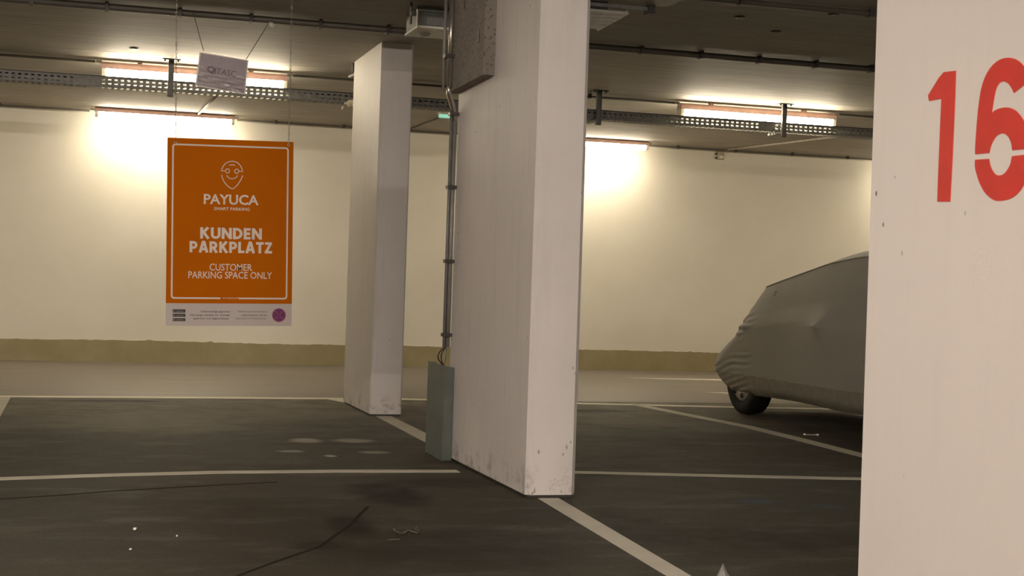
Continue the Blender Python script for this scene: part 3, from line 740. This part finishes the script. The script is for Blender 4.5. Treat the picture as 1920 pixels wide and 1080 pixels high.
for s, xr, yc, wpx in (('Vehicles parked without', 1472, 252, 410), ('authorization will be', 1470, 299, 350), ('reported and towed away.', 1466, 347, 440)):
    a = bp(xr-wpx, yc); b = bp(xr, yc)
    text(s, (a[0]+b[0])/2, a[1], 30*sc, MT['black_print'], 'small_print', width=b[0]-a[0], bold=.0, z=.0022)
c_ = bp(1640, 303); R1 = 96*sc
circ = lambda r: [(c_[0]+r*math.cos(k*math.pi/16), c_[1]+r*math.sin(k*math.pi/16)) for k in range(32)]
flat([circ(R1)], 'roundel', MT['magenta'], .0016, .0008, 'purple no stopping roundel'); flat([circ(R1*.84)], 'roundel_field', MT['purple'], .0025, .0003)
k = R1*.58
flat(stroke([(c_[0]-k, c_[1]-k), (c_[0]+k, c_[1]+k)], R1*.20)+stroke([(c_[0]-k, c_[1]+k), (c_[0]+k, c_[1]-k)], R1*.20), 'roundel_cross', MT['magenta'], .0029, .0003)
# eyelets and chains (separate links)
link_me = {}
def chain(top, bot, label):
    t = thing('hanging_chain', top, label, 'chain', 'chains of the orange sign')
    a, b = Vector(top), Vector(bot); L = (b-a).length; n = int(L/.024); d = (b-a)/n
    for par in (0, 1):
        if par not in link_me:
            ax = Vector((1, 0, 0)) if par == 0 else Vector((0, 1, 0))
            mb = MB(); pts = []
            for k_ in range(11):
                an = 2*math.pi*k_/10; pts.append(ax*math.cos(an)*.0052+Vector((0, 0, 1))*math.sin(an)*.0150)
            mb.tube(pts, .0018, 4, False); o = mb.build('chain_link', MT['steel']); link_me[par] = o.data; bpy.data.objects.remove(o)
    for i in range(n):
        o = bpy.data.objects.new('chain_link', link_me[i % 2]); COL.objects.link(o); o.parent = t; o.location = d*(i+.5)
for px, tpx, lb in ((329, 332, 'thin steel chain holding the left corner of the orange sign'), (541, 548, 'thin steel chain holding the right corner of the orange sign')):
    bot = onY(px, 268 if px < 400 else 272, SY); bot = bot+sn*.004
    top = onY(tpx, 0, SY); k = (H-top.z)/(top.z-bot.z)*0; topc = Vector((top.x+(top.x-bot.x)*.18, SY, H-.01))
    chain(topc, bot+Vector((0, 0, .012)), lb)
    loc = sign.location; l = SM.to_3x3().transposed() @ (bot-loc)
    MB().ring((l.x, l.y, .004), .007, .0025, (1, 0, 0), (0, 1, 0), 12, 5).build('eyelet', MT['steel'], sign, True)

# ---------------------------------------------------------------- small laminated notice on strings
NY = 10.40
A = [onY(*p, NY) for p in ((374.5, 97.5), (466, 113), (460, 177), (365.5, 161))]
nt = thing('hanging_notice', sum(A, Vector())/4, 'small grey laminated notice hanging askew in front of the left tray lamp', 'notice')
cen = sum(A, Vector())/4
local(nt, MB().slab(A, (0, .0012, 0)).build('laminate_pouch', MT['pouch'], nt))
ins = [cen+(p-cen)*.945 for p in A]
for p in ins: p.y = NY-.0002
# slightly wavy paper inside the pouch
mb = MB(); bm = mb.bm; N = 16; g = []
for j in range(N+1):
    rw = []
    for i in range(N+1):
        s, q = i/N, j/N; p = (ins[0]*(1-s)+ins[1]*s)*(1-q)+(ins[3]*(1-s)+ins[2]*s)*q
        wv = .0016*math.sin(s*23+q*9)*max(0, q-.55)*2+.0009*math.sin(q*40+s*5)*(q > .5)
        rw.append(bm.verts.new((p.x, NY-.0028+wv, p.z)))
    g.append(rw)
for j in range(N):
    for i in range(N): bm.faces.new((g[j][i], g[j][i+1], g[j+1][i+1], g[j+1][i]))
local(nt, mb.build('printed_sheet', MT['paper'], nt))
nu = (A[1]-A[0]).normalized(); nv = (A[0]-A[3]).normalized()
def npnt(px, py): q = onY(340+px/6.355, 20+py/6.355, NY); return q
def ntext(s, xa, xb, ya, yb, hpx, bold):
    a, b = npnt(xa, ya), npnt(xb, yb); c = (a+b)/2-cen; hh = hpx/6.355*NY*1.03/2784; wd = (b-a).length
    o = text(s, 0, 0, hh, MT['paper_print'], 'notice_lettering', nt, width=wd, bold=bold, z=0)
    mm = Matrix(((nu.x, nv.x, 0), (0, 0, -1), (nu.z, nv.z, 0)))
    for v_ in o.data.vertices:
        p = Vector((v_.co.x, v_.co.y)); w3 = nu*p.x+nv*p.y+c; v_.co = (w3.x, -.0052, w3.z)
ntext('Q', 305, 400, 700, 715, 84, .02)
ntext('ITASC', 400, 650, 715, 760, 70, .0)
# crumples along the bottom, caught light painted as pale ridges
for xa, ya, xb, yb in ((205, 662, 268, 672), (215, 752, 400, 778), (655, 780, 740, 790), (230, 880, 430, 925), (540, 930, 640, 925), (660, 945, 700, 975), (230, 825, 345, 855)):
    a, b = npnt(xa, ya), npnt(xb, yb)
    local(nt, MB().tube([(a.x, NY-.005, a.z), ((a.x+b.x)/2, NY-.0058, (a.z+b.z)/2+.002), (b.x, NY-.005, b.z)], [.0006, .0016, .0006], 5).build('laminate_crease', MT['pouch'], nt))
for a, b in ((npnt(265, 480), onY(362, 22, 10.42)), (npnt(772, 580), onY(507, 38, 10.42))):
    a = a.copy(); a.y = NY-.001
    local(nt, MB().tube([a, b], .0026, 5).build('string', MT['string'], nt))
q = onY(508, 46, 10.42)
kn = MB()
for i in range(5): kn.ring((q.x+random.uniform(-.012, .012), 10.41, q.z+random.uniform(-.012, .015)), .010, .0018, (1, .2*i, 0), (0, .3, 1), 8, 4)
local(nt, kn.build('string_knot', MT['pouch'], nt))

# ---------------------------------------------------------------- covered car
CX, HW, YR = 6.28, .83, 8.15
YN = 12.42
car = thing('car', (CX, 10.3, 0), 'small car hidden under a grey cover, only dark wheels and underside showing', 'car')
def wheel(x, y, side):
    mb = MB(); prof = [(.20, -.085), (.27, -.095), (.305, -.075), (.312, -.03), (.312, .03), (.305, .075), (.27, .095), (.20, .085)]
    n = 32; rings = []
    for i in range(n):
        a = 2*math.pi*i/n; rings.append([mb.bm.verts.new((x+side*(-w_), y+r*math.cos(a), .312+r*math.sin(a))) for r, w_ in prof])
    for i in range(n):
        A_, B_ = rings[i], rings[(i+1) % n]
        for k_ in range(len(prof)): mb.bm.faces.new((A_[k_], A_[(k_+1) % len(prof)], B_[(k_+1) % len(prof)], B_[k_]))
    wh = mb.build('wheel', MT['tyre'], car, True); local(car, wh); wh['label'] = 'black tyre with silver hubcap'
    xo = x-side*.07*(-1)*-1
    mb = MB(); mb.tube([(x-side*.02, y, .312), (x-side*.078, y, .312), (x-side*.088, y, .312)], [.202, .198, .15], 28)
    hb = mb.build('hubcap', MT['hub'], wh); local(car, hb)
    for k_ in range(7):
        a = 2*math.pi*k_/7; c0 = Vector((x-side*.088, y+.155*math.cos(a), .312+.155*math.sin(a)))
        if k_ < 7:
            s_ = MB().ring(c0, .018, .006, (0, 1, 0), (0, 0, 1), 8, 4); local(car, s_.build('hubcap_hole', MT['tyre'], wh))
for x, y, s in ((CX-HW+.12, 11.60, 1), (CX+HW-.12, 11.60, -1), (CX-HW+.12, 8.95, 1), (CX+HW-.12, 8.95, -1)): wheel(x, y, s)
mb = MB().box(CX-HW+.25, CX+HW-.25, YR+.15, YN-.25, .17, .42); mb.bevel(.04, 2); local(car, mb.build('underbody', MT['under'], car))
mb = MB().box(CX-HW+.14, CX+HW-.14, YR+.2, 11.0, .40, .98); mb.bevel(.12, 3); local(car, mb.build('body', MT['under'], car, True))

def lerp(tab, x):
    if x <= tab[0][0]: return tab[0][1]
    for (a, b), (c, d) in zip(tab, tab[1:]):
        if x <= c: k_ = (x-a)/(c-a); return b+(d-b)*k_
    return tab[-1][1]
def sm(tab, x, h=.03): return (lerp(tab, x-h)+lerp(tab, x)*2+lerp(tab, x+h))/4
NOSE = [(.20, 12.20), (.31, 12.44), (.47, 12.32), (.60, 12.13), (.77, 11.84), (.92, 11.70), (1.08, 11.58)]    # height -> front extent
RAIL = [(8.15, 1.17), (8.4, 1.27), (8.9, 1.34), (9.6, 1.345), (10.0, 1.325), (10.4, 1.285), (10.8, 1.215), (11.2, 1.145), (11.60, 1.070)]
cover = MB(); bm = cover.bm
NP, NTT, NR = 320, 120, 14
def plan(p, ext, xin):
    """p 0..1 around: left rear -> nose -> right rear. returns x, y, q (0 rear, 1 nose)"""
    hw = HW-xin; rc = max(.13, .46-.36*(ext < 12.0)*min(1, (12.0-ext)/.45))   # corner rounding at the nose, in plan
    Ls = ext-YR-rc
    arcl = math.pi/2*rc; fr = 2*(hw-rc); tot = 2*Ls+2*arcl+fr; s = p*tot
    if s < Ls: return CX-hw, YR+s
    s -= Ls
    if s < arcl: a = s/rc; return CX-hw+rc*(1-math.cos(a)), YR+Ls+rc*math.sin(a)*.95
    s -= arcl
    if s < fr:
        k_ = s/fr*2-1; return CX-hw+rc+s, YR+Ls+rc*.95+.05*(1-k_*k_)
    s -= fr
    if s < arcl: a = math.pi/2-s/rc; return CX+hw-rc*(1-math.cos(a)), YR+Ls+rc*math.sin(a)*.95
    s -= arcl
    return CX+hw, YR+Ls-s
def fold(y, z):
    """stretched folds pulled toward the nose"""
    m = max(0, min(1, (y-11.25)/.25))
    f = 0
    ph = z*1.0+.17*y
    f += .011*m*max(0, min(1, (1.0-z)/.15))*math.sin(ph*105+2*math.sin(y*9))*max(0, math.sin(ph*21+1.3)+.25)
    m2 = max(0, 1-abs(z-.78)/.17)*max(0, min(1, (y-11.35)/.2))
    f += .013*m2*math.sin((z+.35*y)*88)
    m3 = max(0, 1-abs(z-.24)/.12)*max(0, 1-abs(y-11.65)/.40)
    f += .014*m3*math.sin((z+.22*y)*120)
    return f
rows = []
for j in range(NTT+1):
    tt = j/NTT; row = []
    for i in range(NP+1):
        p = i/NP
        # height where the nose is at this level
        zn = .20+(1.075-.20)*tt
        ext = sm(NOSE, zn)
        xin = .0 if zn < .72 else .19*((zn-.72)/.355)**1.25
        x, y = plan(p, ext, xin)
        hem = .185+.085*max(0, min(1, (y-11.75)/.45))-.006*math.sin(y*4)
        z = hem+(sm(RAIL, y, .05)-hem)*tt
        tuck = .045*max(0, 1-tt/.07)**2
        sgn = -1 if x < CX else 1
        side = max(0, 1-max(0, (y-(ext-.45))/.45))
        x += -sgn*tuck*(.4+.6*side); y -= tuck*(1-side)*1.2
        # fold, mirror and cowl bulges push outwards
        f = fold(y, z)
        dmy, dmz = (y-10.07), (z-.80)
        mir = .070*math.exp(-abs(dmy/(.10 if dmy > 0 else .05))-abs(dmz/.035))+.045*math.exp(-((dmy/.26)**2)-((dmz/.15)**2))
        cow = .035*math.exp(-(((y-11.42)/.07)**2)-(((z-.75)/.035)**2))
        soft = .018*math.exp(-(((y-11.3)/.35)**2)-(((z-.86)/.14)**2))
        belly = .03*math.sin(math.pi*min(1, tt*1.4))*side
        waist = -.020*math.exp(-(((z-.93)/.10)**2))*side*max(0, min(1, (11.5-y)/.5))
        o = f+mir+cow+soft+belly+waist
        nx = sgn*side; ny = (1-side)
        row.append(bm.verts.new((x+nx*o, y+ny*o*.7, z)))
    rows.append(row)
for a, b in zip(rows, rows[1:]):
    for i in range(NP):
        f_ = bm.faces.new((a[i], a[i+1], b[i+1], b[i]))
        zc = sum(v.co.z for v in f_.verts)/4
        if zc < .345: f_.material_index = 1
# roof: rings shrinking to the centre line
prev = rows[-1]; edge = [v.co.copy() for v in prev]
for j in range(1, NR+1):
    s = 1-j/NR; row = []
    for e in edge:
        yc = min(e.y, edge[NP//2].y)
        ctr = Vector((CX, YR+(yc-YR)*(1-.02*(1-s)), e.z))
        crown = (.125*min(1, max(0, (11.44-e.y)/.9))+.018)*(1-s**2.2)
        row.append(bm.verts.new((CX+(e.x-CX)*s, ctr.y, e.z+crown)))
    for i in range(NP): bm.faces.new((prev[i], prev[i+1], row[i+1], row[i]))
    prev = row
# rear panel closes the back
bk = [r[0] for r in rows]; bk2 = [r[-1] for r in rows]
for k_ in range(NTT):
    bm.faces.new((bk[k_], bk[k_+1], bk2[k_+1], bk2[k_]))
bmesh.ops.remove_doubles(bm, verts=bm.verts, dist=.0004)
op = [e for e in bm.edges if e.is_boundary and all(v.co.z > .9 for v in e.verts)]
if op: bmesh.ops.holes_fill(bm, edges=op, sides=0); bmesh.ops.triangle_fill(bm, use_beauty=True, edges=[e for e in op if e.is_boundary])
cov = cover.build('car_cover', [MT['cloth'], MT['cloth_low']], None, True)
tag(cov, 'grey fitted fabric cover stretched over the small parked car', 'car cover')
# seam piping along the roof edge and two small vent slits
mb = MB(); mb.tube([(e.x-(-.002 if e.x > CX else .002), e.y, e.z+.001) for e in edge], .004, 5); mb.build('seam', MT['cloth_low'], cov, True)
for px, py in ((1457, 548), (1455, 553)):
    q = onX(px, py, CX-HW+.13); 
    mb = MB(); mb.tube([(q.x-.012, q.y+.022, q.z-.004), (q.x-.013, q.y, q.z), (q.x-.012, q.y-.022, q.z+.006)], [.001, .0035, .001], 6); mb.build('vent_slit', MT['under'], cov)

# ---------------------------------------------------------------- litter on the floor
def bit(px, py, sx_, sy_, sz_, lb, name='paper_scrap', cat='litter', mat='pouch'):
    x, y = fl(px, py); mb = MB()
    pts = [(x+.55*sx_*math.cos(a)*random.uniform(.7, 1.1), y+.7*sy_*math.sin(a)*random.uniform(.7, 1.1), .001) for a in [k*math.pi/3 for k in range(6)]]
    mb.slab(pts, (.002, 0, sz_)); return tag(mb.build(name, MT[mat]), lb, cat)
bit(252, 993, .014, .022, .006, 'tiny white scrap lying in the left bay, topmost of the bright specks')
bit(244, 1031, .009, .012, .004, 'tiny white scrap lying lowest in the left bay near the bottom')
bit(331, 1006, .008, .012, .005, 'tiny pale scrap lying rightmost of the bright specks in the left bay')
t = thing('twisted_wire', (*fl(762, 1001), 0), 'bent pale wire lying on the floor at the bottom, left of the centre pillar', 'litter')
pts = [fl(*p) for p in ((738, 994), (741, 1001), (752, 1003), (755, 1005), (766, 996), (771, 1001), (782, 1002), (785, 999), (779, 996), (781, 992))]
local(t, MB().tube([(x, y, .005+.006*(i % 2)) for i, (x, y) in enumerate(pts)], .0035, 5).build('wire', MT['string'].copy() if False else MT['conduit'], t, True))
x, y = fl(736, 1014); local(t, MB().tube([(x-.02, y, .004), (x+.03, y, .005)], .003, 5).build('loose_end', MT['conduit'], t))
for px, py, lb in ((1510, 816, 'small pale cord lying on the floor beneath the covered car'),):
    a, b = fl(1508, 816), fl(1533, 817)
    t = thing('short_cord', (*a, 0), lb, 'litter')
    local(t, MB().tube([(a[0], a[1], .006), ((a[0]+b[0])/2, (a[1]+b[1])/2+.01, .004), (b[0], b[1], .006)], .004, 5).build('cord', MT['conduit_light'], t, True))
    for q in (a, b): local(t, MB().tube([(q[0], q[1], .001), (q[0], q[1], .014)], .008, 8).build('knot', MT['pouch'], t))
# crumpled clear plastic shard standing at the bottom edge
x, y = fl(1352, 1092)
mb = MB(); bm = mb.bm
tip = onY(1355, 1056, y)
base = [(x-.035, y-.02, .001), (x-.015, y+.03, .001), (x+.025, y+.025, .001), (x+.05, y-.01, .001), (x+.01, y-.035, .001)]
mids = [(tip.x-.014, y-.006, tip.z*.62), (tip.x-.008, y+.012, tip.z*.55), (tip.x+.008, y+.012, tip.z*.6), (tip.x+.018, y-.004, tip.z*.5), (tip.x+.002, y-.014, tip.z*.58)]
bv = [bm.verts.new(v) for v in base]; mv = [bm.verts.new(v) for v in mids]; tv = bm.verts.new((tip.x+.001, y, tip.z))
for i in range(5):
    j = (i+1) % 5; bm.faces.new((bv[i], bv[j], mv[j], mv[i])); bm.faces.new((mv[i], mv[j], tv))
bm.faces.new(bv[::-1])
tag(mb.build('plastic_wrapper', MT['plastic']), 'crumpled clear plastic wrapper standing at the bottom edge of the picture', 'litter')
